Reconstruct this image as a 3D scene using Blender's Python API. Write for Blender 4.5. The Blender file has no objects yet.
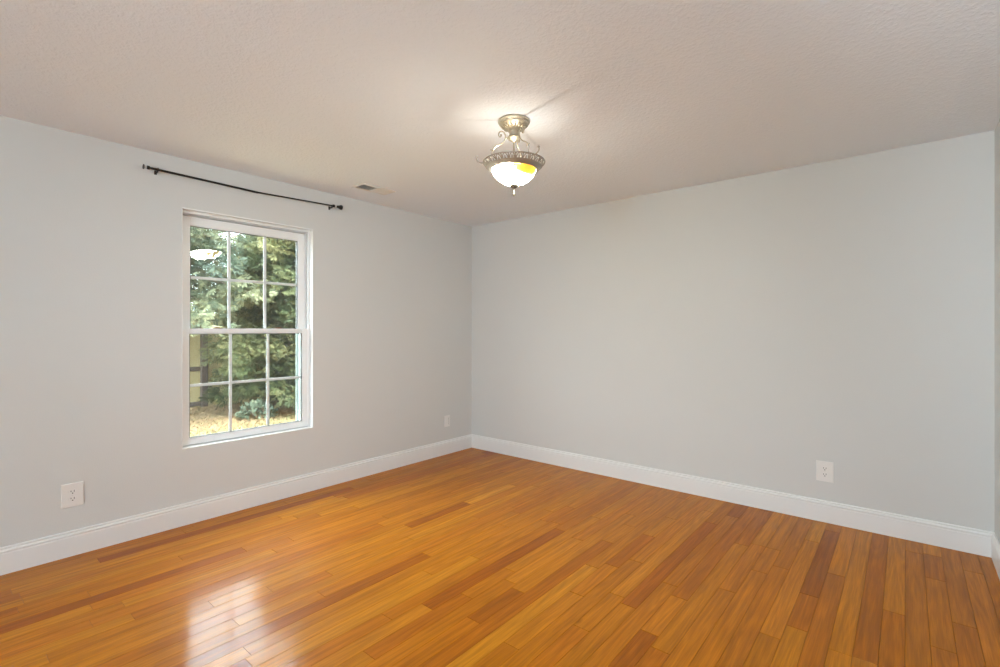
import bpy, bmesh, math, random
from mathutils import Vector, Matrix
import numpy as np
SC = bpy.context.scene
COL = SC.collection
R = math.radians

# ------------------------------------------------------------------ numbers
H = 2.44            # ceiling height
W = 4.086           # room width (x: window wall 0 .. right wall W)
YB = 0.0            # back wall plane, the room runs towards -y
YF = -8.5           # front wall (behind the camera)
CAM = (3.6977, -3.9486, 1.3028)
GZ = -0.25          # ground outside

# ------------------------------------------------------------------ camera
cam_d = bpy.data.cameras.new('camera'); cam = bpy.data.objects.new('camera', cam_d); COL.objects.link(cam)
cam.location = CAM
cam.rotation_euler = (R(90), 0, R(39.7887))
cam_d.sensor_width = 36; cam_d.lens = 487.67 / 1000 * 36; cam_d.shift_y = -4.05 / 1000
cam_d.clip_start = 0.02; cam_d.clip_end = 200
SC.camera = cam

# ------------------------------------------------------------------ world, sun, exposure
SC.view_settings.view_transform = 'Standard'; SC.view_settings.look = 'None'
SC.view_settings.gamma = 1; SC.view_settings.use_curve_mapping = False
SC.view_settings.exposure = 0.08
world = bpy.data.worlds.new('overcast_sky'); SC.world = world; world.use_nodes = True
nt = world.node_tree; nt.nodes.clear()
wo = nt.nodes.new('ShaderNodeOutputWorld'); bg = nt.nodes.new('ShaderNodeBackground')
tc = nt.nodes.new('ShaderNodeTexCoord'); sx = nt.nodes.new('ShaderNodeSeparateXYZ')
rmp = nt.nodes.new('ShaderNodeValToRGB')
rmp.color_ramp.elements[0].position = 0.0; rmp.color_ramp.elements[0].color = (0.42, 0.50, 0.55, 1)
rmp.color_ramp.elements[1].position = 0.6; rmp.color_ramp.elements[1].color = (0.86, 0.98, 1.04, 1)
nt.links.new(tc.outputs['Generated'], sx.inputs[0]); nt.links.new(sx.outputs['Z'], rmp.inputs[0])
nt.links.new(rmp.outputs[0], bg.inputs['Color']); bg.inputs['Strength'].default_value = 21.0
nt.links.new(bg.outputs[0], wo.inputs[0])

def light(name, kind, loc, rot, energy, color, **kw):
    d = bpy.data.lights.new(name, kind); d.energy = energy; d.color = color
    for k, v in kw.items(): setattr(d, k, v)
    o = bpy.data.objects.new(name, d); o.location = loc; o.rotation_euler = rot; COL.objects.link(o); return o
sun = light('veiled_sun', 'SUN', (0, 0, 8), (0, 0, 0), 4.0, (1, 0.95, 0.86), angle=R(8))
sun.rotation_euler = Vector((-0.62, -0.30, -0.75)).to_track_quat('-Z', 'Y').to_euler()
# fill lights added behind the camera to brighten ceiling and walls
fill = light('bounce_fill', 'AREA', (2.9, -6.4, 1.5), (R(180 - 47), 0, 0), 50, (0.56, 0.87, 1.10), shape='DISK', size=0.7)
fill2 = light('side_fill', 'SPOT', (3.0, -4.9, 1.6), (0, 0, 0), 520, (0.74, 0.88, 1.0), spot_size=R(80), spot_blend=1.0, shadow_soft_size=0.2)  # added fill, bounced off the right wall
fill2.rotation_euler = (Vector((4.086, -3.7, 1.75)) - fill2.location).to_track_quat('-Z', 'Y').to_euler()
fill3 = light('far_wall_fill', 'SPOT', (3.55, -5.3, 1.95), (0, 0, 0), 160, (0.80, 0.91, 1.0), spot_size=R(50), spot_blend=1.0, shadow_soft_size=0.3)  # added fill aimed at the window wall
fill3.rotation_euler = (Vector((0, -1.2, 1.3)) - fill3.location).to_track_quat('-Z', 'Y').to_euler()
# sky portals in the openings (they emit nothing of their own, they only guide the sky's light)
def portal(name, loc, rot, sx_, sy_):
    o = light(name, 'AREA', loc, rot, 1, (1, 1, 1), shape='RECTANGLE', size=sx_, size_y=sy_)
    o.data.cycles.is_portal = True
    return o
portal('window_portal', (-0.17, -2.345, 1.31), (0, R(-90), 0), 1.65, 0.98)
portal('front_opening_portal', (3.3, YF - 0.16, 1.1), (R(90), 0, 0), 1.2, 2.2)

# ------------------------------------------------------------------ material helpers
def new_mat(name):
    m = bpy.data.materials.new(name); m.use_nodes = True
    n = m.node_tree; b = n.nodes['Principled BSDF']; return m, n, b
def mat(name, col, rough=0.5, metal=0.0, coat=0.0, bump=None, var=0.0, spec=0.5):
    m, n, b = new_mat(name)
    b.inputs['Base Color'].default_value = (*col, 1); b.inputs['Roughness'].default_value = rough
    b.inputs['Metallic'].default_value = metal; b.inputs['Coat Weight'].default_value = coat
    b.inputs['Specular IOR Level'].default_value = spec
    tcn = n.nodes.new('ShaderNodeTexCoord')
    if var:
        nz = n.nodes.new('ShaderNodeTexNoise'); nz.inputs['Scale'].default_value = 3.0; nz.inputs['Detail'].default_value = 4
        n.links.new(tcn.outputs['Object'], nz.inputs['Vector'])
        mx = n.nodes.new('ShaderNodeMix'); mx.data_type = 'RGBA'
        mx.inputs[6].default_value = (*[c * (1 - var) for c in col], 1); mx.inputs[7].default_value = (*[min(1, c * (1 + var)) for c in col], 1)
        n.links.new(nz.outputs['Fac'], mx.inputs[0]); n.links.new(mx.outputs[2], b.inputs['Base Color'])
    if bump:
        sc_, st, det = bump
        nz = n.nodes.new('ShaderNodeTexNoise'); nz.inputs['Scale'].default_value = sc_; nz.inputs['Detail'].default_value = det
        n.links.new(tcn.outputs['Object'], nz.inputs['Vector'])
        bp = n.nodes.new('ShaderNodeBump'); bp.inputs['Strength'].default_value = st; bp.inputs['Distance'].default_value = 0.004
        n.links.new(nz.outputs['Fac'], bp.inputs['Height']); n.links.new(bp.outputs[0], b.inputs['Normal'])
    return m

M = {}
M['wall'] = mat('pale_grey_wall_paint', (0.65, 0.65, 0.632), 0.62, bump=(140, 0.12, 2), var=0.008, spec=0.3)
M['trim'] = mat('white_trim_paint', (0.80, 0.80, 0.79), 0.35)
M['vinyl'] = mat('white_vinyl', (0.86, 0.86, 0.86), 0.3)
M['plate'] = mat('white_plastic', (0.80, 0.78, 0.75), 0.3)
M['dark'] = mat('dark_slot', (0.03, 0.028, 0.025), 0.6)
M['black'] = mat('black_metal', (0.012, 0.011, 0.010), 0.38, metal=0.3)
M['clear'] = mat('pale_finial_neck', (0.75, 0.74, 0.72), 0.2)
M['pewter'] = mat('antique_pewter', (0.50, 0.455, 0.36), 0.42, metal=1.0, bump=(60, 0.25, 3), var=0.25)
M['pewter_dimmed'] = mat('dimmed_finial_metal', (0.13, 0.115, 0.09), 0.55, metal=0.5)  # pewter darkened to offset the bowl's strong light on the finial
M['pewter_dark'] = mat('antique_pewter_rim', (0.42, 0.39, 0.34), 0.50, metal=0.75, bump=(70, 0.3, 3), var=0.25)
M['vent'] = mat('white_vent_enamel', (0.72, 0.70, 0.66), 0.4)
M['duct'] = mat('duct_dark', (0.05, 0.045, 0.04), 0.8)
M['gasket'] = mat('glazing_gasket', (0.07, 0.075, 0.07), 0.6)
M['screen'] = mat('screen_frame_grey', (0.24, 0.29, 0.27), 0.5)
M['strip'] = mat('gap_shade_grey', (0.58, 0.58, 0.57), 0.8)  # shadow of the sash gaps put into this grey
M['brass'] = mat('brown_lock', (0.20, 0.09, 0.04), 0.4, metal=0.3)
M['bark'] = mat('bark', (0.10, 0.07, 0.05), 0.9, bump=(20, 0.8, 5), var=0.4)
M['fence_post'] = mat('weathered_brown_post', (0.085, 0.065, 0.055), 0.85, bump=(25, 0.6, 5), var=0.25)
M['siding'] = mat('outside_wall', (0.62, 0.58, 0.50), 0.7)

def ceiling_mat():
    m, n, b = new_mat('knockdown_ceiling')
    b.inputs['Base Color'].default_value = (0.83, 0.87, 0.915, 1); b.inputs['Roughness'].default_value = 0.75
    b.inputs['Specular IOR Level'].default_value = 0.25
    t = n.nodes.new('ShaderNodeTexCoord'); nz = n.nodes.new('ShaderNodeTexNoise')
    nz.inputs['Scale'].default_value = 60; nz.inputs['Detail'].default_value = 3; nz.inputs['Roughness'].default_value = 0.55
    n.links.new(t.outputs['Object'], nz.inputs['Vector'])
    r = n.nodes.new('ShaderNodeMapRange'); r.inputs[1].default_value = 0.42; r.inputs[2].default_value = 0.66
    n.links.new(nz.outputs['Fac'], r.inputs[0])
    bp = n.nodes.new('ShaderNodeBump'); bp.inputs['Strength'].default_value = 0.32; bp.inputs['Distance'].default_value = 0.004
    n.links.new(r.outputs[0], bp.inputs['Height']); n.links.new(bp.outputs[0], b.inputs['Normal'])
    return m
M['ceiling'] = ceiling_mat()

def floor_mat():
    m, n, b = new_mat('oak_floorboards')
    L = n.links.new
    at = n.nodes.new('ShaderNodeAttribute'); at.attribute_name = 'plank'      # r: tone, g: hue, b: grain offset
    se = n.nodes.new('ShaderNodeSeparateColor'); L(at.outputs['Color'], se.inputs[0])
    rp = n.nodes.new('ShaderNodeValToRGB'); e = rp.color_ramp.elements
    e[0].position = 0; e[0].color = (0.29, 0.075, 0.001, 1)
    e[1].position = 1; e[1].color = (0.60, 0.245, 0.014, 1)
    for p_, c_ in ((0.22, (0.38, 0.112, 0.001)), (0.55, (0.455, 0.150, 0.002)), (0.82, (0.53, 0.194, 0.006))):
        q = e.new(p_); q.color = (*c_, 1)
    L(se.outputs[0], rp.inputs[0])
    tcn = n.nodes.new('ShaderNodeTexCoord'); mp = n.nodes.new('ShaderNodeMapping')
    L(tcn.outputs['Object'], mp.inputs['Vector'])
    cb = n.nodes.new('ShaderNodeCombineXYZ'); mu = n.nodes.new('ShaderNodeMath'); mu.operation = 'MULTIPLY'; mu.inputs[1].default_value = 37.0
    L(se.outputs[2], mu.inputs[0]); L(mu.outputs[0], cb.inputs[0]); L(mu.outputs[0], cb.inputs[1]); L(mu.outputs[0], cb.inputs[2])
    L(cb.outputs[0], mp.inputs['Location']); 
    # cathedral grain: stretched distorted rings
    mp2 = n.nodes.new('ShaderNodeMapping'); mp2.inputs['Scale'].default_value = (1.0, 0.07, 1.0); L(mp.outputs[0], mp2.inputs['Vector'])
    nz = n.nodes.new('ShaderNodeTexNoise'); nz.inputs['Scale'].default_value = 15; nz.inputs['Detail'].default_value = 1.5; L(mp2.outputs[0], nz.inputs['Vector'])
    m2 = n.nodes.new('ShaderNodeMath'); m2.operation = 'MULTIPLY'; m2.inputs[1].default_value = 52; L(nz.outputs['Fac'], m2.inputs[0])
    sn = n.nodes.new('ShaderNodeMath'); sn.operation = 'SINE'; L(m2.outputs[0], sn.inputs[0])
    # fine pores
    mp3 = n.nodes.new('ShaderNodeMapping'); mp3.inputs['Scale'].default_value = (1.0, 0.03, 1.0); L(mp.outputs[0], mp3.inputs['Vector'])
    nf = n.nodes.new('ShaderNodeTexNoise'); nf.inputs['Scale'].default_value = 260; nf.inputs['Detail'].default_value = 3; L(mp3.outputs[0], nf.inputs['Vector'])
    rg = n.nodes.new('ShaderNodeMapRange'); rg.inputs[1].default_value = -1; rg.inputs[2].default_value = 1; rg.inputs[3].default_value = 0.90; rg.inputs[4].default_value = 1.05; L(sn.outputs[0], rg.inputs[0])
    rf = n.nodes.new('ShaderNodeMapRange'); rf.inputs[1].default_value = 0.3; rf.inputs[2].default_value = 0.7; rf.inputs[3].default_value = 0.86; rf.inputs[4].default_value = 1.12; L(nf.outputs['Fac'], rf.inputs[0])
    mm = n.nodes.new('ShaderNodeMath'); mm.operation = 'MULTIPLY'; L(rg.outputs[0], mm.inputs[0]); L(rf.outputs[0], mm.inputs[1])
    # soft streaks running along each board
    mp5 = n.nodes.new('ShaderNodeMapping'); mp5.inputs['Scale'].default_value = (1.0, 0.035, 1.0); L(mp.outputs[0], mp5.inputs['Vector'])
    ns = n.nodes.new('ShaderNodeTexNoise'); ns.inputs['Scale'].default_value = 48; ns.inputs['Detail'].default_value = 2; L(mp5.outputs[0], ns.inputs['Vector'])
    rs_ = n.nodes.new('ShaderNodeMapRange'); rs_.inputs[1].default_value = 0.32; rs_.inputs[2].default_value = 0.68; rs_.inputs[3].default_value = 0.84; rs_.inputs[4].default_value = 1.14; L(ns.outputs['Fac'], rs_.inputs[0])
    m3 = n.nodes.new('ShaderNodeMath'); m3.operation = 'MULTIPLY'; L(mm.outputs[0], m3.inputs[0]); L(rs_.outputs[0], m3.inputs[1]); mm = m3
    # knots
    vo = n.nodes.new('ShaderNodeTexVoronoi'); vo.inputs['Scale'].default_value = 1.35; mp4 = n.nodes.new('ShaderNodeMapping'); mp4.inputs['Scale'].default_value = (1.6, 0.9, 1)
    L(mp.outputs[0], mp4.inputs['Vector']); L(mp4.outputs[0], vo.inputs['Vector'])
    kr = n.nodes.new('ShaderNodeMapRange'); kr.inputs[1].default_value = 0.0; kr.inputs[2].default_value = 0.045; kr.inputs[3].default_value = 0.45; kr.inputs[4].default_value = 1.0; L(vo.outputs['Distance'], kr.inputs[0])
    mk = n.nodes.new('ShaderNodeMath'); mk.operation = 'MULTIPLY'; L(mm.outputs[0], mk.inputs[0]); L(kr.outputs[0], mk.inputs[1])
    hs = n.nodes.new('ShaderNodeHueSaturation'); L(rp.outputs[0], hs.inputs['Color'])
    hr = n.nodes.new('ShaderNodeMapRange'); hr.inputs[3].default_value = 0.497; hr.inputs[4].default_value = 0.502; L(se.outputs[1], hr.inputs[0]); L(hr.outputs[0], hs.inputs['Hue'])
    vm = n.nodes.new('ShaderNodeVectorMath'); vm.operation = 'SCALE'; L(hs.outputs[0], vm.inputs[0]); L(mk.outputs[0], vm.inputs['Scale'])
    L(vm.outputs[0], b.inputs['Base Color'])
    b.inputs['Roughness'].default_value = 0.45
    b.inputs['Specular IOR Level'].default_value = 0.06
    b.inputs['Coat Weight'].default_value = 0.38; b.inputs['Coat IOR'].default_value = 1.42; b.inputs['Coat Roughness'].default_value = 0.115
    nb = n.nodes.new('ShaderNodeTexNoise'); nb.inputs['Scale'].default_value = 7; nb.inputs['Detail'].default_value = 2; L(mp.outputs[0], nb.inputs['Vector'])
    bp = n.nodes.new('ShaderNodeBump'); bp.inputs['Strength'].default_value = 0.10; bp.inputs['Distance'].default_value = 0.004
    L(nb.outputs['Fac'], bp.inputs['Height']); L(bp.outputs[0], b.inputs['Normal']); L(bp.outputs[0], b.inputs['Coat Normal'])
    return m
M['floor'] = floor_mat()
M['gap'] = mat('floor_joint', (0.30, 0.11, 0.012), 0.7)

def glass_mat():
    m = bpy.data.materials.new('window_glass'); m.use_nodes = True; n = m.node_tree; n.nodes.clear(); L = n.links.new
    o = n.nodes.new('ShaderNodeOutputMaterial'); mx = n.nodes.new('ShaderNodeMixShader'); tr = n.nodes.new('ShaderNodeBsdfTransparent')
    gl = n.nodes.new('ShaderNodeBsdfGlossy'); gl.inputs['Roughness'].default_value = 0.0
    tr.inputs['Color'].default_value = (0.985, 0.995, 0.99, 1)
    ge = n.nodes.new('ShaderNodeNewGeometry'); mr = n.nodes.new('ShaderNodeMapRange')
    mr.inputs[3].default_value = 1.5; mr.inputs[4].default_value = 1 / 1.5
    L(ge.outputs['Backfacing'], mr.inputs[0]); fr = n.nodes.new('ShaderNodeFresnel'); L(mr.outputs[0], fr.inputs['IOR'])
    L(fr.outputs[0], mx.inputs[0]); L(tr.outputs[0], mx.inputs[1]); L(gl.outputs[0], mx.inputs[2]); L(mx.outputs[0], o.inputs[0])
    return m
M['glass'] = glass_mat()

def bowl_mat():
    m, n, b = new_mat('lit_alabaster_glass'); L = n.links.new
    b.inputs['Base Color'].default_value = (0.55, 0.36, 0.14, 1); b.inputs['Roughness'].default_value = 0.3
    t = n.nodes.new('ShaderNodeTexCoord')
    # amber swirl at one side of the rim (object space: the glass itself is stained there)
    sb = n.nodes.new('ShaderNodeVectorMath'); sb.operation = 'SUBTRACT'; sb.inputs[1].default_value = BOWL_STAIN
    L(t.outputs['Object'], sb.inputs[0])
    nz = n.nodes.new('ShaderNodeTexNoise'); nz.inputs['Scale'].default_value = 26; nz.inputs['Detail'].default_value = 4
    L(t.outputs['Object'], nz.inputs['Vector'])
    sc2 = n.nodes.new('ShaderNodeVectorMath'); sc2.operation = 'MULTIPLY'; sc2.inputs[1].default_value = (0.75, 0.75, 2.4); L(sb.outputs[0], sc2.inputs[0])
    ln = n.nodes.new('ShaderNodeVectorMath'); ln.operation = 'LENGTH'; L(sc2.outputs[0], ln.inputs[0])
    ad = n.nodes.new('ShaderNodeMath'); ad.operation = 'MULTIPLY_ADD'; ad.inputs[1].default_value = 0.05; L(nz.outputs['Fac'], ad.inputs[0]); L(ln.outputs['Value'], ad.inputs[2])
    # further amber veins on the side of the bowl that faces the window
    sp = n.nodes.new('ShaderNodeVectorMath'); sp.operation = 'DOT_PRODUCT'; sp.inputs[1].default_value = (-0.61, 0.79, 0); L(t.outputs['Object'], sp.inputs[0])
    n2 = n.nodes.new('ShaderNodeTexNoise'); n2.inputs['Scale'].default_value = 17; n2.inputs['Detail'].default_value = 2; L(t.outputs['Object'], n2.inputs['Vector'])
    vx = n.nodes.new('ShaderNodeMapRange'); vx.inputs[1].default_value = -0.005; vx.inputs[2].default_value = 0.012; vx.inputs[3].default_value = 0.10; vx.inputs[4].default_value = 0.0; L(sp.outputs['Value'], vx.inputs[0])
    vn = n.nodes.new('ShaderNodeMapRange'); vn.inputs[1].default_value = 0.43; vn.inputs[2].default_value = 0.53; vn.inputs[3].default_value = 0.125; vn.inputs[4].default_value = 0.086; L(n2.outputs['Fac'], vn.inputs[0])
    va = n.nodes.new('ShaderNodeMath'); va.operation = 'ADD'; L(vx.outputs[0], va.inputs[0]); L(vn.outputs[0], va.inputs[1])
    mn = n.nodes.new('ShaderNodeMath'); mn.operation = 'MINIMUM'; L(ad.outputs[0], mn.inputs[0]); L(va.outputs[0], mn.inputs[1])
    rp = n.nodes.new('ShaderNodeValToRGB'); e = rp.color_ramp.elements
    L(mn.outputs[0], rp.inputs[0])
    e[0].position = 0.045; e[0].color = (0.01144, 0.00418, 0.00004, 1)
    e[1].position = 0.125; e[1].color = (0.96, 0.95, 0.82, 1)
    q = e.new(0.066); q.color = (0.01056, 0.00594, 0.00009, 1)
    q = e.new(0.092); q.color = (0.075, 0.046, 0.018, 1)
    q = e.new(0.082); q.color = (0.01320, 0.01012, 0.00176, 1)
    L(rp.outputs[0], b.inputs['Emission Color']); b.inputs['Emission Strength'].default_value = 138.0
    return m

# ------------------------------------------------------------------ mesh helpers
def bm_obj(name, bm, m, parent=None, smooth=False):
    me = bpy.data.meshes.new(name); bmesh.ops.recalc_face_normals(bm, faces=bm.faces[:]); bm.to_mesh(me); bm.free()
    if m: me.materials.append(m)
    if smooth:
        for p in me.polygons: p.use_smooth = True
        try: me.set_sharp_from_angle(angle=R(35))
        except Exception: pass
    o = bpy.data.objects.new(name, me); COL.objects.link(o)
    if parent: o.parent = parent
    return o
def box(bm, a, b):
    x0, y0, z0 = a; x1, y1, z1 = b
    v = [bm.verts.new(c) for c in ((x0, y0, z0), (x1, y0, z0), (x1, y1, z0), (x0, y1, z0), (x0, y0, z1), (x1, y0, z1), (x1, y1, z1), (x0, y1, z1))]
    for f in ((0, 3, 2, 1), (4, 5, 6, 7), (0, 1, 5, 4), (1, 2, 6, 5), (2, 3, 7, 6), (3, 0, 4, 7)): bm.faces.new([v[i] for i in f])
    return v
def bevel(bm, w, seg=2):
    bmesh.ops.bevel(bm, geom=bm.edges[:], offset=w, segments=seg, affect='EDGES', profile=0.5, clamp_overlap=True)
def tube(bm, pts, r, n=10, caps=True):
    pts = [Vector(p) for p in pts]; rr = r if isinstance(r, (list, tuple)) else [r] * len(pts)
    rings = []; up = None
    for i, p in enumerate(pts):
        d = (pts[min(i + 1, len(pts) - 1)] - pts[max(i - 1, 0)]).normalized()
        if up is None:
            up = Vector((0, 0, 1)) if abs(d.z) < 0.9 else Vector((1, 0, 0))
        up = (up - d * up.dot(d)).normalized(); s = d.cross(up)
        rings.append([bm.verts.new(p + (up * math.cos(2 * math.pi * k / n) + s * math.sin(2 * math.pi * k / n)) * rr[i]) for k in range(n)])
    for a, b in zip(rings, rings[1:]):
        for k in range(n): bm.faces.new((a[k], a[(k + 1) % n], b[(k + 1) % n], b[k]))
    if caps: bm.faces.new(rings[0][::-1]); bm.faces.new(rings[-1])
def lathe(bm, prof, n=48, closed=False, c=(0, 0), mod=None):
    rings = []
    for j, (r, z) in enumerate(prof):
        ring = []
        for k in range(n):
            a = 2 * math.pi * k / n; q = r * (1 + (mod(j, a) if mod else 0))
            ring.append(bm.verts.new((c[0] + q * math.cos(a), c[1] + q * math.sin(a), z)))
        rings.append(ring)
    seq = list(zip(rings, rings[1:])) + ([(rings[-1], rings[0])] if closed else [])
    for a, b in seq:
        for k in range(n): bm.faces.new((a[k], a[(k + 1) % n], b[(k + 1) % n], b[k]))
    if not closed:
        if prof[0][0] > 1e-5: bm.faces.new(rings[0][::-1])
        if prof[-1][0] > 1e-5: bm.faces.new(rings[-1])
def catmull(pts, n=6):
    P = [Vector(p) for p in pts]; P = [2 * P[0] - P[1]] + P + [2 * P[-1] - P[-2]]; out = []
    for i in range(1, len(P) - 2):
        for k in range(n):
            t = k / n
            out.append(0.5 * ((2 * P[i]) + (P[i + 1] - P[i - 1]) * t + (2 * P[i - 1] - 5 * P[i] + 4 * P[i + 1] - P[i + 2]) * t * t + (3 * P[i] - P[i - 1] - 3 * P[i + 1] + P[i + 2]) * t ** 3))
    out.append(P[-2]); return out
def empty(name, loc=(0, 0, 0), rz=0):
    o = bpy.data.objects.new(name, None); o.empty_display_size = 0.1; o.location = loc; o.rotation_euler = (0, 0, rz); COL.objects.link(o); return o
def tag(o, label=None, cat=None, group=None, kind=None):
    if label: o['label'] = label
    if cat: o['category'] = cat
    if group: o['group'] = group
    if kind: o['kind'] = kind
    return o
def struct(o, label=None, cat=None):
    return tag(o, label, cat, kind='structure')

# ------------------------------------------------------------------ room shell
WY0, WY1, WZ0, WZ1 = -2.811, -1.879, 0.505, 2.117     # window opening
def wall_with_hole(bm, axis, t0, t1, a0, a1, z0, z1, ha0, ha1, hz0, hz1):
    def bb(p0, p1, q0, q1):
        if axis == 'x': box(bm, (t0, p0, q0), (t1, p1, q1))
        else: box(bm, (p0, t0, q0), (p1, t1, q1))
    bb(a0, ha0, z0, z1); bb(ha1, a1, z0, z1); bb(ha0, ha1, z0, hz0) if hz0 > z0 else None; bb(ha0, ha1, hz1, z1)
bm = bmesh.new(); wall_with_hole(bm, 'x', -0.15, 0, YF - 0.15, YB + 0.15, -0.3, H + 0.1, WY0, WY1, WZ0, WZ1)
struct(bm_obj('wall_left', bm, M['wall']), 'pale grey painted wall holding the window, left side of the room', 'wall')
bm = bmesh.new(); box(bm, (0, YB, -0.3), (W, YB + 0.15, H + 0.1))
struct(bm_obj('wall_back', bm, M['wall']), 'large blank pale grey wall on the right half of the view', 'wall')
bm = bmesh.new(); box(bm, (W, YF - 0.15, -0.3), (W + 0.15, YB + 0.15, H + 0.1))
struct(bm_obj('wall_right', bm, M['wall']), 'sliver of pale grey wall at the far right edge', 'wall')
bm = bmesh.new(); wall_with_hole(bm, 'y', YF - 0.15, YF, 0, W, -0.3, H + 0.1, 2.7, 3.9, 0.0, 2.2)  # unseen opening added to let sky light fill the room
struct(bm_obj('wall_front', bm, M['wall']), 'pale grey wall behind the viewer with a wide opening added for sky fill', 'wall')
bm = bmesh.new(); box(bm, (0, YF, H), (W, YB, H + 0.1))
struct(bm_obj('ceiling', bm, M['ceiling']), 'off-white ceiling with a fine knockdown plaster texture', 'ceiling')

# floor: every board is geometry inside the one floor mesh
def build_floor():
    rnd = random.Random(11); verts = []; faces = []; cols = []; mats = []
    pw = 0.0803; g = 0.0005; dz = 0.0010
    def quad(ids, c, mi=0): faces.append(ids); cols.append(c); mats.append(mi)
    # sub base under the joints
    s = len(verts); verts += [(0, YF, -0.003), (W, YF, -0.003), (W, YB, -0.003), (0, YB, -0.003)]; quad((s, s + 1, s + 2, s + 3), (0.5, 0.5, 0.5, 1), 1)
    nrow = int(math.ceil(W / pw))
    for i in range(nrow):
        x0 = i * pw; x1 = min(W, x0 + pw)
        if x1 - x0 < 0.01: continue
        y = YF - rnd.random() * 0.9
        while y < YB:
            ln = rnd.choice((0.35, 0.55, 0.7, 0.9, 1.1, 1.3, 1.5, 1.8)) * rnd.uniform(0.9, 1.1)
            y0, y1 = max(y, YF), min(y + ln, YB); y += ln
            if y1 - y0 < 0.02: continue
            t = min(1, max(0, rnd.gauss(0.52, 0.14)))
            if rnd.random() < 0.05: t = rnd.uniform(0.0, 0.16)
            c = (t, rnd.random(), rnd.random(), 1)
            s = len(verts)
            a0, a1, b0, b1 = x0 + g, x1 - g, y0 + g, y1 - g; q = 0.0006
            verts += [(a0, b0, -dz), (a1, b0, -dz), (a1, b1, -dz), (a0, b1, -dz), (a0 + q, b0 + q, 0), (a1 - q, b0 + q, 0), (a1 - q, b1 - q, 0), (a0 + q, b1 - q, 0)]
            quad((s + 4, s + 5, s + 6, s + 7), c)
            for k in range(4): quad((s + k, s + (k + 1) % 4, s + 4 + (k + 1) % 4, s + 4 + k), c)
    me = bpy.data.meshes.new('floor'); me.from_pydata(verts, [], faces); me.materials.append(M['floor']); me.materials.append(M['gap'])
    ca = me.color_attributes.new('plank', 'FLOAT_COLOR', 'CORNER')
    arr = np.repeat(np.array(cols, dtype=np.float32), 4, axis=0).ravel(); ca.data.foreach_set('color', arr)
    me.polygons.foreach_set('material_index', mats); me.update()
    o = bpy.data.objects.new('floor', me); COL.objects.link(o)
    struct(o, 'glossy honey oak strip floor of the room', 'floor')
build_floor()
bm = bmesh.new(); box(bm, (-0.0, YF, -0.3), (W, YB, -0.005))
struct(bm_obj('trim_9', bm, M['gap']), 'subfloor under the boards', 'floor')

# baseboards: moulded profile (distance from wall, height)
BP = [(0, 0), (0.0145, 0), (0.0145, 0.108), (0.0125, 0.1115), (0.0125, 0.116), (0.0155, 0.119), (0.0155, 0.124), (0.012, 0.128), (0.0085, 0.131), (0.0085, 0.134), (0.0105, 0.137), (0.0095, 0.142), (0.005, 0.1445), (0, 0.1445)]
def baseboard(name, fn, m0, m1, label):
    bm = bmesh.new(); rings = []
    for s, mit in ((0, m0), (1, m1)): rings.append([bm.verts.new(fn(s, d, z)) for d, z in BP])
    n = len(BP)
    for k in range(n): bm.faces.new((rings[0][k], rings[0][(k + 1) % n], rings[1][(k + 1) % n], rings[1][k]))
    bm.faces.new(rings[0][::-1]); bm.faces.new(rings[1])
    struct(bm_obj(name, bm, M['trim']), label, 'baseboard')
baseboard('baseboard_left', lambda s, d, z: (d, (YF, YB - d)[s], z), 0, 1, 'white moulded baseboard under the window wall')
baseboard('baseboard_back', lambda s, d, z: ((d, W - d)[s], YB - d, z), 1, 1, 'white moulded baseboard under the large blank wall')
baseboard('baseboard_right', lambda s, d, z: (W - d, (YF, YB - d)[s], z), 0, 1, 'short white baseboard piece at the far right edge')

# ------------------------------------------------------------------ window
win = empty('window_1', (0, 0, 0)); struct(win, 'white vinyl double-hung window with gridded panes', 'window')
bm = bmesh.new()
XR = -0.048   # depth of the return
e = 0.004
# painted return lining the opening
box(bm, (XR, WY0, WZ0), (0.0015, WY0 + e, WZ1)); box(bm, (XR, WY1 - e, WZ0), (0.0015, WY1, WZ1))
box(bm, (XR, WY0 + e, WZ0), (0.0015, WY1 - e, WZ0 + e)); box(bm, (XR, WY0 + e, WZ1 - e), (0.0015, WY1 - e, WZ1)); box(bm, (-0.006, WY0 + e, WZ1 - 0.011), (0.004, WY1 - e, WZ1 - e))
bm_obj('reveal_lining', bm, M['trim'], win)
bm = bmesh.new()
def rect_frame(bm, x0, x1, y0, y1, z0, z1, wl, wr, wb, wt):
    box(bm, (x0, y0, z0), (x1, y0 + wl, z1)); box(bm, (x0, y1 - wr, z0), (x1, y1, z1))
    box(bm, (x0, y0 + wl, z0), (x1, y1 - wr, z0 + wb)); box(bm, (x0, y0 + wl, z1 - wt), (x1, y1 - wr, z1))
# stepped vinyl main frame
rect_frame(bm, -0.165, XR, WY0, WY1, WZ0, WZ1, 0.012, 0.012, 0.006, 0.016)
rect_frame(bm, -0.160, -0.089, WY0 + 0.012, WY1 - 0.012, WZ0 + 0.006, WZ1 - 0.016, 0.012, 0.012, 0.006, 0.016)
rect_frame(bm, -0.160, -0.128, WY0 + 0.024, WY1 - 0.024, WZ0 + 0.012, WZ1 - 0.032, 0.014, 0.014, 0.012, 0.010)
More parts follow.
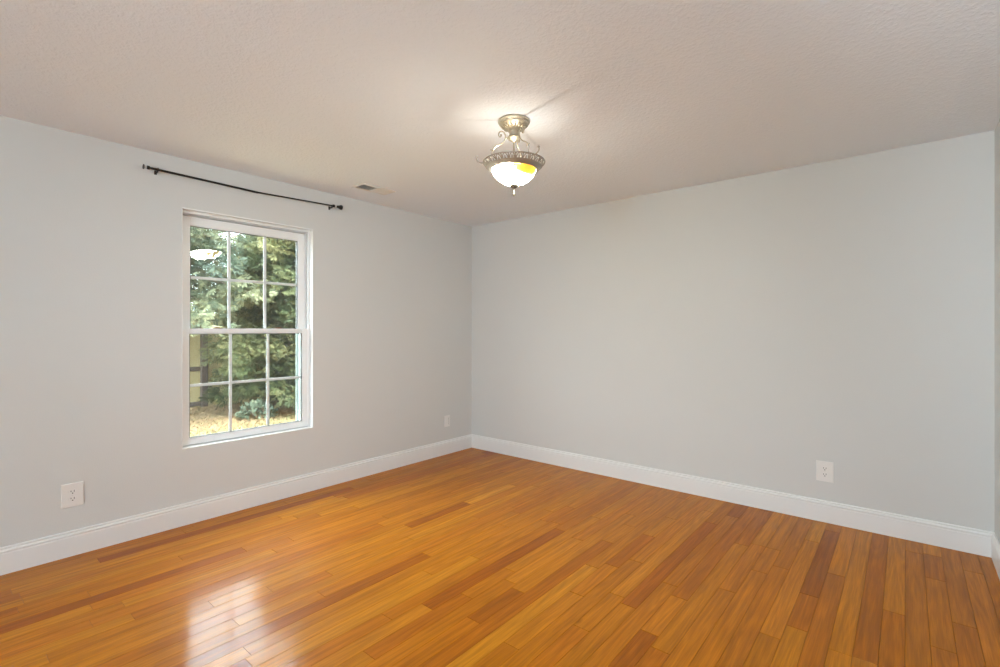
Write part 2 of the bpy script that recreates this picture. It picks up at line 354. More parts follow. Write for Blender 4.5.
# inner stop ridges that make the fine lines around the sash
rect_frame(bm, XR - 0.006, XR + 0.004, WY0 + 0.012, WY1 - 0.012, WZ0 + 0.004, WZ1 - 0.016, 0.006, 0.006, 0.002, 0.010)
bevel(bm, 0.0012, 1)
bm_obj('window_frame', bm, M['vinyl'], win)
bm = bmesh.new()  # pile strips in the sash gaps, their grey paints the shadow lines
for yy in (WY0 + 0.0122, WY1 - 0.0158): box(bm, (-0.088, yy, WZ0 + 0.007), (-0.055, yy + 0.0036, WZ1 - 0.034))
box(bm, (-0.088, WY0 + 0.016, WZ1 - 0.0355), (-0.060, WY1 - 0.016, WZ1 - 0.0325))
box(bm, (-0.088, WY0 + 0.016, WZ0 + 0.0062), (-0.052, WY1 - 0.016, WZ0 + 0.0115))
bm_obj('gap_shade_strip', bm, M['strip'], win)
bm = bmesh.new(); box(bm, (-0.24, WY0 - 0.03, WZ0 - 0.03), (-0.150, WY1 + 0.03, WZ0 + 0.004)); bevel(bm, 0.003, 1)
bm_obj('outer_sill', bm, M['vinyl'], win)
bm = bmesh.new()   # outside screen frame channel seen through the glass
box(bm, (-0.168, WY1 - 0.060, WZ0 + 0.01), (-0.160, WY1 - 0.038, 1.30))
box(bm, (-0.168, WY0 + 0.038, WZ0 + 0.01), (-0.160, WY0 + 0.054, 1.30)); bevel(bm, 0.001, 1)
bm_obj('screen_frame', bm, M['screen'], win)
def sash(xc, y0, y1, z0, z1, gy0, gy1, gz0, gz1, bot=True):
    bm = bmesh.new(); x0, x1 = xc - 0.0165, xc + 0.0165
    rect_frame(bm, x0, x1, y0, y1, z0, z1, gy0 - y0, y1 - gy1, gz0 - z0, z1 - gz1)
    # glazing bead: small inner lip
    rect_frame(bm, xc - 0.011, xc + 0.010, gy0, gy1, gz0, gz1, 0.004, 0.004, 0.004, 0.004)
    bevel(bm, 0.0015, 1)
    s = bm_obj('sash', bm, M['vinyl'], win)
    yc, zc = (gy0 + gy1) / 2, (gz0 + gz1) / 2
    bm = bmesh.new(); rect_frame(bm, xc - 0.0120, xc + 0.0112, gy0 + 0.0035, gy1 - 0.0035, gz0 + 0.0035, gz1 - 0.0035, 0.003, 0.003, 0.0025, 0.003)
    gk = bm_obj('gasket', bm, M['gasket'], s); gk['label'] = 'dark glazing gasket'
    for dx, tilt in ((0.008, 0.0), (-0.008, 0.9)):
        bm = bmesh.new(); hw = (gy1 - gy0) / 2 - 0.002; hh = (gz1 - gz0) / 2 - 0.002
        box(bm, (-0.0012, -hw, -hh), (0.0012, hw, hh))
        p = bm_obj('pane', bm, M['glass'], s); p.location = (xc + dx, yc, zc); p.rotation_euler = (0, R(-0.2 if tilt else 0), R(tilt))
    bm = bmesh.new(); t = 0.0095
    for k in (1, 2):
        y = gy0 + (gy1 - gy0) * k / 3; box(bm, (xc - 0.0025, y - t, gz0), (xc + 0.0025, y + t, gz1))
    box(bm, (xc - 0.0026, gy0, zc - t), (xc + 0.0026, gy1, zc + t)); bevel(bm, 0.001, 1)
    bm_obj('muntin_grid', bm, M['vinyl'], s)
    return s
sash(-0.108, WY0 + 0.025, WY1 - 0.025, 1.276, WZ1 - 0.033, -2.735, -1.957, 1.305, 2.022)
sash(-0.069, WY0 + 0.0162, WY1 - 0.0162, WZ0 + 0.012, 1.309, -2.752, -1.940, 0.560, 1.276)
for y in (-2.575, -2.135):
    bm = bmesh.new(); box(bm, (-0.080, y - 0.030, 1.3085), (-0.058, y + 0.030, 1.3145)); box(bm, (-0.076, y - 0.012, 1.314), (-0.062, y + 0.022, 1.3195)); bevel(bm, 0.001, 1)
    lk = bm_obj('sash_lock', bm, M['brass'], win); lk['label'] = 'brown sash lock'

# ------------------------------------------------------------------ wall plates
def outlet(loc, rz, label, group=None, decora=False, w=0.101, h=0.138):
    root = empty('wall_outlet', loc, rz); tag(root, label, 'outlet')
    # local frame: +y points out of the wall, x along it
    bm = bmesh.new(); box(bm, (-w / 2, 0, -h / 2), (w / 2, 0.006, h / 2))
    for v in bm.verts:
        if v.co.y > 0.003: v.co.x *= 0.955; v.co.z *= 0.965
    bevel(bm, 0.0012, 2); bm_obj('cover_plate', bm, M['plate'], root)
    if decora:
        bm = bmesh.new(); box(bm, (-0.017, 0.0055, -0.034), (0.017, 0.0085, 0.034)); bevel(bm, 0.001, 1)
        ins = bm_obj('insert', bm, M['plate'], root)
        bm = bmesh.new(); box(bm, (-0.0205, 0.0058, -0.036), (-0.0175, 0.0064, 0.036)); bm_obj('dark_line', bm, M['duct'], ins)  # thin dark strip along one side of the insert
        return root
    for s in (1, -1):
        bm = bmesh.new(); zc = s * 0.0205
        prof = [(0.0175 * math.cos(a), max(-0.0145, min(0.0145, 0.0175 * math.sin(a)))) for a in [2 * math.pi * k / 32 for k in range(32)]]
        va = [bm.verts.new((x, 0.0055, zc + z)) for x, z in prof]; vb = [bm.verts.new((x * 0.97, 0.0080, zc + z * 0.97)) for x, z in prof]
        for k in range(32): bm.faces.new((va[k], va[(k + 1) % 32], vb[(k + 1) % 32], vb[k]))
        bm.faces.new(vb); bm.faces.new(va[::-1]); f = bm_obj('receptacle', bm, M['plate'], root)
        bm = bmesh.new()
        box(bm, (-0.0085, 0.0078, zc - 0.002), (-0.0058, 0.0083, zc + 0.0085)); box(bm, (0.0055, 0.0078, zc - 0.001), (0.0085, 0.0083, zc + 0.0075))
        lathe(bm, [(0.0032, 0.0), (0.0032, 0.0005)], 14)
        for v in bm.verts[-28:]:
            x, y, z = v.co; v.co = (x, 0.0078 + z, zc - 0.0085 + y)
        bm_obj('slots', bm, M['dark'], f)
    bm = bmesh.new(); lathe(bm, [(0.0033, 0.0), (0.0030, 0.0012), (0.0, 0.0016)], 14)
    for v in bm.verts: x, y, z = v.co; v.co = (x, 0.0058 + z, y)
    bm_obj('screw', bm, M['vent'], root)
    return root
outlet((0.0, -3.3655, 0.348), R(-90), 'white duplex outlet plate on the window wall, left of the window')
outlet((3.275, 0.0, 0.341), R(180), 'white duplex outlet plate low on the large blank wall')
outlet((0.0, -0.376, 0.343), R(-90), 'small white wall plate between window and room corner', decora=True, w=0.076, h=0.118)

# ------------------------------------------------------------------ curtain rod
rod = empty('curtain_rod', (0, 0, 0)); tag(rod, 'thin black curtain rod mounted on the wall above the window', 'curtain rod')
RX = 0.042
bm = bmesh.new(); tube(bm, [(RX, -3.000, 2.319), (RX, -2.66, 2.314), (RX, -2.335, 2.308)], 0.0075, 12); bm_obj('outer_tube', bm, M['black'], rod, True)
bm = bmesh.new(); tube(bm, [(RX, -2.35, 2.3083), (RX, -2.04, 2.319), (RX, -1.725, 2.3295)], 0.0058, 12); bm_obj('inner_tube', bm, M['black'], rod, True)
def fin(y, z, s):
    """finial pointing along s*y"""
    bm = bmesh.new(); tube(bm, [(RX, y, z), (RX, y + s * 0.004, z), (RX, y + s * 0.016, z), (RX, y + s * 0.020, z)], [0.008, 0.0115, 0.0115, 0.008], 16)
    f = bm_obj('finial', bm, M['black'], rod, True)
    bm = bmesh.new(); tube(bm, [(RX, y + s * 0.018, z), (RX, y + s * 0.036, z)], [0.0035, 0.0035], 10); c = bm_obj('finial_neck', bm, M['clear'], f, True); c['label'] = 'pale neck of the finial'
    bm = bmesh.new(); q = y + s * 0.034
    tube(bm, [(RX, q, z), (RX, q + s * 0.004, z), (RX, q + s * 0.026, z), (RX, q + s * 0.040, z), (RX, q + s * 0.050, z)], [0.006, 0.009, 0.0145, 0.0205, 0.0195], 18); bm_obj('finial_cone', bm, M['black'], f, True)
fin(-1.728, 2.3295, 1)
def fin_left(y, z):
    bm = bmesh.new(); tube(bm, [(RX, y, z), (RX, y - 0.003, z), (RX, y - 0.014, z), (RX, y - 0.017, z)], [0.008, 0.0115, 0.0115, 0.009], 16)
    f = bm_obj('finial', bm, M['black'], rod, True)
    bm = bmesh.new(); tube(bm, [(RX, y - 0.015, z), (RX, y - 0.034, z)], [0.0045, 0.0045], 10); c = bm_obj('finial_neck', bm, M['clear'], f, True); c['label'] = 'pale neck of the finial'
    bm = bmesh.new(); tube(bm, [(RX, y - 0.032, z), (RX, y - 0.036, z)], [0.0150, 0.0150], 18); bm_obj('finial_disc', bm, M['black'], f, True)
fin_left(-3.000, 2.3193)
for y, z in ((-2.960, 2.3245), (-1.735, 2.3310)):
    bm = bmesh.new()
    box(bm, (0, y - 0.007, z - 0.030), (0.003, y + 0.007, z - 0.004))
    box(bm, (0.002, y - 0.004, z - 0.022), (RX + 0.004, y + 0.004, z - 0.014))
    tube(bm, [(RX + 0.010 * math.cos(a), y, z + 0.010 * math.sin(a)) for a in [R(d) for d in range(-200, 21, 20)]], 0.0028, 6)
    tube(bm, [(RX, y, z - 0.024), (RX, y, z - 0.008)], 0.004, 8)
    bm_obj('bracket', bm, M['black'], rod)

# ------------------------------------------------------------------ ceiling register
vent = empty('ceiling_vent', (0.392, -1.570, H)); tag(vent, 'white rectangular air vent in the ceiling near the window wall', 'vent')
bm = bmesh.new(); hx, hy = 0.078, 0.160
pr = [(hx, hy, 0), (hx - 0.004, hy - 0.004, -0.006), (hx - 0.020, hy - 0.020, -0.009), (hx - 0.024, hy - 0.024, -0.006), (hx - 0.024, hy - 0.024, 0.0)]
rings = [[bm.verts.new((sx_ * a, sy_ * b, c)) for sx_, sy_ in ((-1, -1), (1, -1), (1, 1), (-1, 1))] for a, b, c in pr]
for a, b in zip(rings, rings[1:]):
    for k in range(4): bm.faces.new((a[k], a[(k + 1) % 4], b[(k + 1) % 4], b[k]))
bm_obj('vent_frame', bm, M['vent'], vent)
bm = bmesh.new(); box(bm, (-0.054, -0.136, -0.0012), (0.054, 0.136, -0.0006)); bm_obj('duct_opening', bm, M['duct'], vent)
bm = bmesh.new(); box(bm, (-0.054, -0.003, -0.008), (0.054, 0.003, -0.0012)); bm_obj('divider', bm, M['vent'], vent)
n = 11
for half, tilt in ((-1, 1), (1, -1)):
    for k in range(n):
        y = half * (0.010 + 0.118 * (k + 0.5) / n)
        bm = bmesh.new(); box(bm, (-0.054, -0.0055, -0.0005), (0.054, 0.0055, 0.0005))
        bmesh.ops.rotate(bm, verts=bm.verts[:], cent=(0, 0, 0), matrix=Matrix.Rotation(R(38) * tilt, 3, 'X'))
        bmesh.ops.translate(bm, verts=bm.verts[:], vec=(0, y, -0.0050)); bm_obj('louvre', bm, M['vent'], vent)

# ------------------------------------------------------------------ ceiling light
FX, FY = 2.054, -1.856
YAW = R(39.7887)
RIGHT = Vector((math.cos(YAW), math.sin(YAW), 0)); AWAY = Vector((-math.sin(YAW), math.cos(YAW), 0))
BOWL_STAIN = tuple(RIGHT * 0.076 - AWAY * 0.086 + Vector((0, 0, -0.283)))
M['bowl'] = bowl_mat()
M['frosted'] = mat('frosted_inner_glass', (0.75, 0.70, 0.60), 0.6)
lamp = empty('ceiling_light', (FX, FY, H)); tag(lamp, 'lit semi-flush light with scrolled metal arms and glass bowl on ceiling', 'ceiling light')
def zl(z): return z - H
bm = bmesh.new()
lathe(bm, [(0.085, 0), (0.087, -0.006), (0.086, -0.012), (0.080, -0.016), (0.078, -0.023), (0.071, -0.029), (0.060, -0.034), (0.048, -0.042), (0.040, -0.048), (0.034, -0.050), (0.030, -0.056)], 96,
      mod=lambda j, a: (0.030 * abs(math.sin(8 * a)) if 4 <= j <= 8 else 0.0))
can = bm_obj('canopy', bm, M['pewter'], lamp, True)
bm = bmesh.new()
for k in range(16):
    a = 2 * math.pi * k / 16; d = Vector((math.cos(a), math.sin(a), 0)); s = Vector((-d.y, d.x, 0))
    pts = [d * 0.071 + Vector((0, 0, -0.0245)), d * 0.064 + Vector((0, 0, -0.034)), d * 0.052 + Vector((0, 0, -0.042)), d * 0.044 + Vector((0, 0, -0.047))]
    tube(bm, pts, [0.0025, 0.0048, 0.0035, 0.001], 6)
bm_obj('leaf_relief', bm, M['pewter'], can, True)
bm = bmesh.new(); lathe(bm, [(0.026, -0.054), (0.026, -0.080), (0.030, -0.084), (0.037, -0.090), (0.038, -0.095), (0.033, -0.101), (0.022, -0.107), (0.012, -0.112), (0.0045, -0.118)], 40)
bm_obj('collar', bm, M['pewter'], lamp, True)
bm = bmesh.new(); lathe(bm, [(0.0042, -0.114), (0.0042, -0.200)], 12); bm_obj('stem', bm, M['pewter'], lamp, True)
# arms
PROF = [(0.070, 2.362), (0.073, 2.352), (0.081, 2.354), (0.084, 2.366), (0.077, 2.379), (0.062, 2.380), (0.050, 2.368), (0.047, 2.350), (0.052, 2.332), (0.066, 2.316), (0.086, 2.303), (0.104, 2.292), (0.116, 2.280), (0.121, 2.270)]
LOW = [(0.119, 2.277), (0.123, 2.262), (0.124, 2.240), (0.127, 2.222), (0.140, 2.211), (0.160, 2.208), (0.180, 2.208), (0.196, 2.214), (0.204, 2.226), (0.202, 2.240)]
for az in (183, -53, 67):
    a = R(az); d = RIGHT * math.cos(a) + AWAY * math.sin(a)
    P3 = [d * r + Vector((0, 0, z - H)) for r, z in PROF]
    bm = bmesh.new(); cp = catmull(P3, 5); tube(bm, cp, [0.0032] * len(cp), 8)
    # link to the collar, tip bud and little T
    tube(bm, [d * 0.030 + Vector((0, 0, -0.088)), d * 0.050 + Vector((0, 0, -0.096))], 0.0035, 8)
    tube(bm, [d * 0.070 + Vector((0, 0, 2.365 - H)), d * 0.0705 + Vector((0, 0, 2.357 - H))], [0.0048, 0.0048], 8)
    s = Vector((-d.y, d.x, 0))
    tube(bm, [d * 0.128 + Vector((0, 0, 2.280 - H)), d * 0.119 + Vector((0, 0, 2.276 - H)), d * 0.108 + Vector((0, 0, 2.274 - H))], [0.0035, 0.003, 0.0025], 8)
    arm = bm_obj('scroll_arm', bm, M['pewter'], lamp, True)
    bm = bmesh.new(); cp = catmull([d * r + Vector((0, 0, z - H)) for r, z in LOW], 5); tube(bm, cp, [0.0034] * (len(cp) - 1) + [0.0055], 8)
    tube(bm, [cp[-1] + Vector((0, 0, -0.003)), cp[-1] + Vector((0, 0, 0.002)), cp[-1] + Vector((0, 0, 0.006))], [0.0062, 0.0072, 0.003], 8)
    bm_obj('hook', bm, M['pewter_dark'], arm, True)
# rim: lower bevel band, pierced band, top rail
bm = bmesh.new()
lathe(bm, [(0.147, zl(2.190)), (0.150, zl(2.187)), (0.142, zl(2.180)), (0.133, zl(2.173)), (0.124, zl(2.169)), (0.119, zl(2.172)), (0.122, zl(2.180)), (0.136, zl(2.186))], 96, closed=True)
rim = bm_obj('rim', bm, M['pewter_dark'], lamp, True)
bm = bmesh.new()
lathe(bm, [(0.167 + 0.0036 * math.cos(t), zl(2.212) + 0.0036 * math.sin(t)) for t in [2 * math.pi * k / 8 for k in range(8)]], 96, closed=True)
NR = 26
for k in range(NR):
    a = 2 * math.pi * k / NR
    def pt(u, v):   # u along circumference (fraction of a repeat), v 0 low .. 1 high
        b = a + u * 2 * math.pi / NR; r = 0.148 + 0.019 * v; z = 2.189 + 0.023 * v
        return Vector((r * math.cos(b), r * math.sin(b), zl(z)))
    tube(bm, catmull([pt(-0.42, 0), pt(-0.30, 0.5), pt(-0.12, 0.85), pt(0.12, 0.85), pt(0.30, 0.5), pt(0.42, 0)], 3), 0.0026, 6)
    tube(bm, [pt(0.0, 0.0), pt(0.0, 0.35), pt(0.0, 0.55)], [0.0042, 0.0036, 0.0012], 6)
    tube(bm, [pt(0.5, -0.02), pt(0.5, 0.5), pt(0.5, 1.0)], [0.0042, 0.003, 0.0040], 6)
ob = bm_obj('pierced_band', bm, M['pewter_dark'], rim, True)
# bowl: open glass shell
bm = bmesh.new()
out = [(0.1195, 2.180), (0.1180, 2.164), (0.110, 2.146), (0.098, 2.130), (0.082, 2.116), (0.062, 2.104), (0.040, 2.094), (0.020, 2.088), (0.004, 2.087)]
prof = [(r, zl(z)) for r, z in out] + [(max(0.003, r - 0.004), zl(z + 0.0035)) for r, z in out[::-1]]
lathe(bm, prof, 80, closed=True)
bowl = bm_obj('glass_bowl', bm, M['bowl'], lamp, True)
bowl.data.materials.append(M['frosted'])
for i, p in enumerate(bowl.data.polygons):
    if i >= (len(out) - 1) * 80: p.material_index = 1
bm = bmesh.new()
lathe(bm, [(0.024, zl(2.092)), (0.0245, zl(2.088)), (0.020, zl(2.080)), (0.012, zl(2.074)), (0.0045, zl(2.070)), (0.003, zl(2.062)), (0.003, zl(2.058)), (0.0055, zl(2.054)), (0.0062, zl(2.050)), (0.0045, zl(2.046)), (0.0065, zl(2.041)), (0.0062, zl(2.036)), (0.003, zl(2.031)), (0.0, zl(2.030))], 24)
bm_obj('finial', bm, M['pewter_dimmed'], lamp, True)
bulb = light('ceiling_light_bulb', 'POINT', (FX, FY, 2.180), (0, 0, 0), 2.5, (1.0, 0.91, 0.80), shadow_soft_size=0.006)

# ------------------------------------------------------------------ outside
def ground_mat():
    m, n, b = new_mat('straw_and_soil'); L = n.links.new
    t = n.nodes.new('ShaderNodeTexCoord'); a = n.nodes.new('ShaderNodeTexNoise'); a.inputs['Scale'].default_value = 9; a.inputs['Detail'].default_value = 8; a.inputs['Roughness'].default_value = 0.75
    L(t.outputs['Object'], a.inputs['Vector'])
    rp = n.nodes.new('ShaderNodeValToRGB'); e = rp.color_ramp.elements; e[0].position = 0.30; e[0].color = (0.128, 0.0832, 0.048, 1); e[1].position = 0.68; e[1].color = (0.3584, 0.2688, 0.1664, 1)
    q = e.new(0.48); q.color = (0.2688, 0.192, 0.1088, 1); L(a.outputs['Fac'], rp.inputs[0])
    c = n.nodes.new('ShaderNodeTexNoise'); c.inputs['Scale'].default_value = 1.3; c.inputs['Detail'].default_value = 3; L(t.outputs['Object'], c.inputs['Vector'])
    r2 = n.nodes.new('ShaderNodeMapRange'); r2.inputs[1].default_value = 0.52; r2.inputs[2].default_value = 0.66; r2.inputs[4].default_value = 0.55; L(c.outputs['Fac'], r2.inputs[0])
    mx = n.nodes.new('ShaderNodeMix'); mx.data_type = 'RGBA'; L(r2.outputs[0], mx.inputs[0]); L(rp.outputs[0], mx.inputs[6]); mx.inputs[7].default_value = (0.192, 0.2432, 0.0896, 1)
    L(mx.outputs[2], b.inputs['Base Color']); b.inputs['Roughness'].default_value = 0.95
    bp = n.nodes.new('ShaderNodeBump'); bp.inputs['Strength'].default_value = 0.8; bp.inputs['Distance'].default_value = 0.03; L(a.outputs['Fac'], bp.inputs['Height']); L(bp.outputs[0], b.inputs['Normal'])
    return m
bm = bmesh.new(); box(bm, (-30, -30, GZ - 0.1), (20, 25, GZ)); o = bm_obj('ground', bm, ground_mat()); tag(o, 'dry straw-coloured yard ground outside the window', 'ground', kind='structure')

def attr_mesh(name, V, F, attr, m, parent=None):
    """V (n,3), F list of index arrays (k,4), attr per-vertex colour"""
    me = bpy.data.meshes.new(name); nv = len(V); nf = len(F)
    me.vertices.add(nv); me.vertices.foreach_set('co', V.astype(np.float32).ravel())
    me.loops.add(nf * 4); me.loops.foreach_set('vertex_index', F.astype(np.int32).ravel())
    me.polygons.add(nf); me.polygons.foreach_set('loop_start', np.arange(0, nf * 4, 4, dtype=np.int32))
    try: me.polygons.foreach_set('loop_total', np.full(nf, 4, dtype=np.int32))
    except Exception: pass
    me.update(calc_edges=True)
    ca = me.color_attributes.new('tint', 'FLOAT_COLOR', 'POINT'); ca.data.foreach_set('color', attr.astype(np.float32).ravel())
    me.materials.append(m); o = bpy.data.objects.new(name, me); COL.objects.link(o)
    if parent: o.parent = parent
    return o

def leaf_mat(name, lo, mid, hi):
    m, n, b = new_mat(name); L = n.links.new
    a = n.nodes.new('ShaderNodeAttribute'); a.attribute_name = 'tint'; s = n.nodes.new('ShaderNodeSeparateColor'); L(a.outputs['Color'], s.inputs[0])
    rp = n.nodes.new('ShaderNodeValToRGB'); e = rp.color_ramp.elements; e[0].color = (*lo, 1); e[1].color = (*hi, 1); q = e.new(0.5); q.color = (*mid, 1)
    L(s.outputs[0], rp.inputs[0]); L(rp.outputs[0], b.inputs['Base Color']); b.inputs['Roughness'].default_value = 0.6
    b.inputs['Specular IOR Level'].default_value = 0.3
    # thin needles let some light through
    tr = n.nodes.new('ShaderNodeBsdfTranslucent'); L(rp.outputs[0], tr.inputs['Color']); mx = n.nodes.new('ShaderNodeMixShader'); mx.inputs[0].default_value = 0.3
    out = n.nodes['Material Output']; L(b.outputs[0], mx.inputs[1]); L(tr.outputs[0], mx.inputs[2]); L(mx.outputs[0], out.inputs[0])
    return m
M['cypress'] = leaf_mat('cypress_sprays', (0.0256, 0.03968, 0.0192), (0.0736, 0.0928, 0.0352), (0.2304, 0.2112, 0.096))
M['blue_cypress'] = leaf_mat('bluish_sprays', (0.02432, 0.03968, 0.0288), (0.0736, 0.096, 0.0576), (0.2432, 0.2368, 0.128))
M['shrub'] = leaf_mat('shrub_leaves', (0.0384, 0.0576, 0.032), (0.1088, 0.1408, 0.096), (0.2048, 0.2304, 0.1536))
M['straw'] = leaf_mat('straw', (0.165, 0.105, 0.058), (0.36, 0.245, 0.135), (0.192, 0.2304, 0.0896))

def spray_set(P, D, N, Ls, tint, rs, nleaf=13):
    """feathery flat sprays: origin P, direction D, plane normal N, length Ls"""
    n = len(P); S = np.cross(D, N); V = []; A = []
    for k in range(nleaf):
        t = (k + 0.5) / nleaf; side = 1 if k % 2 else -1
        if k == nleaf - 1: side = 0
        base = P + D * (Ls * t * 0.85)[:, None]
        ld = D * 0.75 + S * (side * 0.75) + rs.normal(0, 0.16, (n, 3)) - np.array([0, 0, 0.12])
        ld /= np.linalg.norm(ld, axis=1)[:, None]
        ll = Ls * (0.50 * (1 - t) + 0.22) * rs.uniform(0.7, 1.2, n)
        wd = np.cross(ld, N); wd /= (np.linalg.norm(wd, axis=1)[:, None] + 1e-6)
        ww = ll * 0.10
        tip = base + ld * ll[:, None]; m1 = base + ld * (ll * 0.45)[:, None]
        q = np.stack([base, m1 + wd * ww[:, None], tip, m1 - wd * ww[:, None]], 1); V.append(q)
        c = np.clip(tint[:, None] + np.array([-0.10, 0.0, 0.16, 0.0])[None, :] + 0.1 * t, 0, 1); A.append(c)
    V = np.concatenate(V, 0).reshape(-1, 3); A = np.concatenate(A, 0).reshape(-1)
    F = np.arange(len(V)).reshape(-1, 4)
    attr = np.ones((len(V), 4)); attr[:, 0] = A; attr[:, 1] = A
    return V, F, attr

def conifer(base, height, rad, z0, nbr, per, seed, m, label, name='cypress_tree', ls=0.18, group=None, droop=0.25, twig=True, rot=None):
    rs = np.random.RandomState(seed); root = empty(name, base); tag(root, label, 'tree', group)
    bm = bmesh.new(); tube(bm, [(0, 0, -0.05), (0.03, 0.02, height * 0.35), (0, 0, height * 0.93)], [rad * 0.075 + 0.03, rad * 0.05 + 0.02, 0.015], 10); bm_obj('trunk', bm, M['bark'], root, True)
    PP, DD, TT, LL = [], [], [], []; tb = bmesh.new()
    for i in range(nbr):
        f = (i + rs.rand()) / nbr; z = z0 + (height - z0) * f ** 0.9
        L = rad * (1 - ((z - z0) / (height - z0)) ** 2 * 0.8) * rs.uniform(0.65, 1.12)
        az = i * 2.39996 + rs.normal(0, 0.3); d = np.array([math.cos(az), math.sin(az), rs.uniform(-0.05, 0.45)]); d /= np.linalg.norm(d)
        bt = np.clip(rs.normal(0.42, 0.17), 0, 1)
        npts = max(8, int(per * L / rad))
        ts = rs.uniform(0.22, 1.0, npts) ** 0.75
        sag = -droop * L * ts ** 2
        pos = np.array([0, 0, z]) + d[None, :] * (ts * L)[:, None]; pos[:, 2] += sag
        spread = 0.20 * L * (1.08 - ts) + 0.07
        off = rs.normal(0, 1, (npts, 3)) * spread[:, None] * np.array([1, 1, 0.55])
        pos += off; pos[:, 2] = np.maximum(pos[:, 2], 0.04)
        dd = d[None, :] * 1.0 + off / (spread[:, None] + 1e-6) * 0.55 + rs.normal(0, 0.25, (npts, 3)); dd[:, 2] -= 0.25 + 0.3 * ts
        dd /= np.linalg.norm(dd, axis=1)[:, None]
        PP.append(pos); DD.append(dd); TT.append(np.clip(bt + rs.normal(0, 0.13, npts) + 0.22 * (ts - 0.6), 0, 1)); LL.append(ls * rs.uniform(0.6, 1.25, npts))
        if twig: tube(tb, [tuple(np.array([0, 0, z]) + d * L * t + np.array([0, 0, -droop * L * t * t])) for t in (0.0, 0.33, 0.66, 0.92)], [0.012 + 0.01 * L, 0.010, 0.007, 0.003], 5)
    if twig: bm_obj('branches', tb, M['bark'], root)
    P = np.concatenate(PP); D = np.concatenate(DD); T = np.concatenate(TT); LS = np.concatenate(LL)
    N = rs.normal(0, 0.75, P.shape) + np.array([0.5, -0.1, 0.8]); N -= D * (N * D).sum(1)[:, None]; N /= np.linalg.norm(N, axis=1)[:, None]
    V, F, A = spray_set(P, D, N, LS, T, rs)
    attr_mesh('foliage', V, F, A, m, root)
    return root
g = GZ
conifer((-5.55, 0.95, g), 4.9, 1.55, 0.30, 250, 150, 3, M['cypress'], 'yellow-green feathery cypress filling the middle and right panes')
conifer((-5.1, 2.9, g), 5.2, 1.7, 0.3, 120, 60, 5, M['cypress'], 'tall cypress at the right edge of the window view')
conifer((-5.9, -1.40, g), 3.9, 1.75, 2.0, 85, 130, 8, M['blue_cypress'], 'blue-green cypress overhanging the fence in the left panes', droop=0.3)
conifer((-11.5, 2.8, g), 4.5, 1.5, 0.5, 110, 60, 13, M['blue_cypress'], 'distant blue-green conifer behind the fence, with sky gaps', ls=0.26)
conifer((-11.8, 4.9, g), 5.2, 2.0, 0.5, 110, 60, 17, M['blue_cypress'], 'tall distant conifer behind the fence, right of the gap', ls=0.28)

# shrub with broader leaves, low in front of the cypress
def shrub(base, rad, n, seed, label):
    rs = np.random.RandomState(seed); root = empty('leafy_shrub', base); tag(root, label, 'shrub')
    u = rs.normal(0, 1, (n, 3)); u /= np.linalg.norm(u, axis=1)[:, None]; u[:, 2] = np.abs(u[:, 2])
    P = u * (rad * rs.uniform(0.45, 1.0, n) ** 0.6)[:, None] * np.array([1, 1, 0.95]); D = u * 0.8 + rs.normal(0, 0.4, (n, 3)); D /= np.linalg.norm(D, axis=1)[:, None]
    N = rs.normal(0, 0.6, (n, 3)) + np.array([0.4, -0.2, 0.7]); N -= D * (N * D).sum(1)[:, None]; N /= np.linalg.norm(N, axis=1)[:, None]
    S = np.cross(D, N); ll = rs.uniform(0.05, 0.11, n)
    V = np.stack([P, P + D * (ll * .5)[:, None] + S * (ll * .3)[:, None], P + D * ll[:, None], P + D * (ll * .5)[:, None] - S * (ll * .3)[:, None]], 1).reshape(-1, 3)
    V[:, 2] = np.maximum(V[:, 2], 0.01)
    F = np.arange(len(V)).reshape(-1, 4); A = np.ones((len(V), 4)); A[:, 0] = np.repeat(np.clip(rs.normal(0.5, 0.22, n), 0, 1), 4)
    bm = bmesh.new()
    for k in range(9):
        a = rs.rand() * 6.28; q = rad * rs.uniform(0.4, 0.8)
        tube(bm, [(0, 0, -0.02), (q * 0.5 * math.cos(a), q * 0.5 * math.sin(a), q * 0.5), (q * math.cos(a), q * math.sin(a), q * 0.9)], [0.012, 0.008, 0.003], 5)
    bm_obj('stems', bm, M['bark'], root); attr_mesh('leaves', V, F, A, M['shrub'], root)
shrub((-5.08, -0.10, g), 0.30, 330, 21, 'small pale grey-green shrub at the foot of the cypress')

# fence
def fence_mat():
    m, n, b = new_mat('tan_fence_boards'); L = n.links.new
    t = n.nodes.new('ShaderNodeTexCoord'); s = n.nodes.new('ShaderNodeMapping'); s.inputs['Scale'].default_value = (1, 7, 0.6); L(t.outputs['Object'], s.inputs[0])
    a = n.nodes.new('ShaderNodeTexNoise'); a.inputs['Scale'].default_value = 3; a.inputs['Detail'].default_value = 5; L(s.outputs[0], a.inputs[0])
    mx = n.nodes.new('ShaderNodeMix'); mx.data_type = 'RGBA'; mx.inputs[6].default_value = (0.32, 0.256, 0.128, 1); mx.inputs[7].default_value = (0.4224, 0.3584, 0.1984, 1); L(a.outputs['Fac'], mx.inputs[0])
    L(mx.outputs[2], b.inputs['Base Color']); b.inputs['Roughness'].default_value = 0.8; return m
M['fence'] = fence_mat()
fr = empty('garden_fence', (-7.25, 0, g)); tag(fr, 'tan vertical-board fence with dark posts behind the cypress', 'fence')
bm = bmesh.new(); rnd = random.Random(4); y = -4.2
while y < 6.0:
    w = 0.135; box(bm, (-0.01, y, -0.03), (0.012, y + w, 1.80 + rnd.uniform(-0.012, 0.012))); y += w + 0.0005
bevel(bm, 0.003, 1); bm_obj('boards', bm, M['fence'], fr)
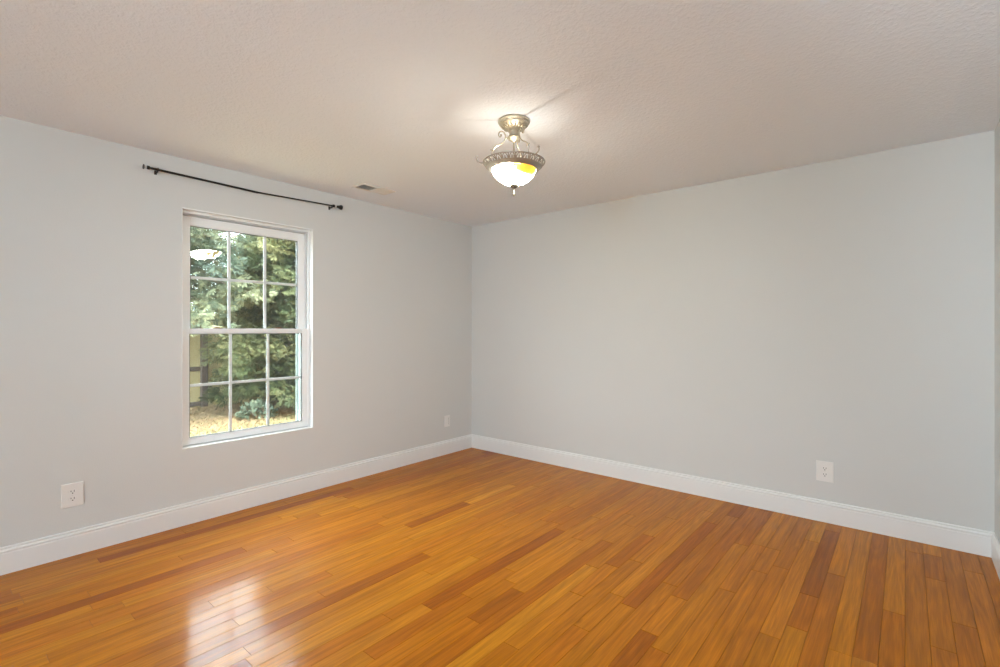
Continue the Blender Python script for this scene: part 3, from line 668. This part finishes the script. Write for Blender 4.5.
for y in (-2.65, -0.21, 2.23, 4.6):
    bm = bmesh.new(); box(bm, (0.012, y - 0.055, -0.05), (0.12, y + 0.055, 1.9)); bevel(bm, 0.006, 1); bm_obj('post', bm, M['fence_post'], fr)
for z in (0.02, 0.72, 1.55):
    bm = bmesh.new(); box(bm, (0.012, -4.2, z), (0.05, -0.26, z + 0.085)); bevel(bm, 0.004, 1); bm_obj('rail', bm, M['fence_post'], fr)

# dry grass and litter blades, nobody could count them
def blades(name, n, xr, yr, hl, seed, lo, hi, label, mtl, flat):
    rs = np.random.RandomState(seed); P = np.stack([rs.uniform(*xr, n), rs.uniform(*yr, n), np.full(n, g + 0.002)], 1)
    az = rs.uniform(0, 6.283, n); D = np.stack([np.cos(az), np.sin(az), rs.uniform(*flat, n)], 1); D /= np.linalg.norm(D, axis=1)[:, None]
    S = np.stack([-np.sin(az), np.cos(az), np.zeros(n)], 1); ll = rs.uniform(*hl, n); w = ll * 0.09
    V = np.stack([P - S * w[:, None], P + S * w[:, None], P + D * ll[:, None] + S * (w * .2)[:, None], P + D * ll[:, None] - S * (w * .2)[:, None]], 1).reshape(-1, 3)
    A = np.ones((len(V), 4)); A[:, 0] = np.repeat(rs.uniform(lo, hi, n), 4)
    o = attr_mesh(name, V, np.arange(len(V)).reshape(-1, 4), A, mtl); tag(o, label, 'grass', kind='stuff')
blades('dry_grass', 26000, (-7.05, -2.0), (-2.0, 3.0), (0.04, 0.12), 31, 0.0, 0.75, 'dry straw and leaf litter scattered over the yard', M['straw'], (0.05, 0.6))
blades('green_grass', 4500, (-4.6, -2.4), (-2.2, 1.2), (0.03, 0.07), 32, 0.8, 1.0, 'sparse green grass close to the house', M['straw'], (0.4, 2.0))

# ------------------------------------------------------------------ render quality settings of the scene itself
cy = SC.cycles
cy.use_denoising = True; cy.denoiser = 'OPENIMAGEDENOISE'
cy.max_bounces = 10; cy.diffuse_bounces = 6; cy.glossy_bounces = 4; cy.transparent_max_bounces = 16
cy.caustics_reflective = False; cy.caustics_refractive = False
cy.sample_clamp_indirect = 8
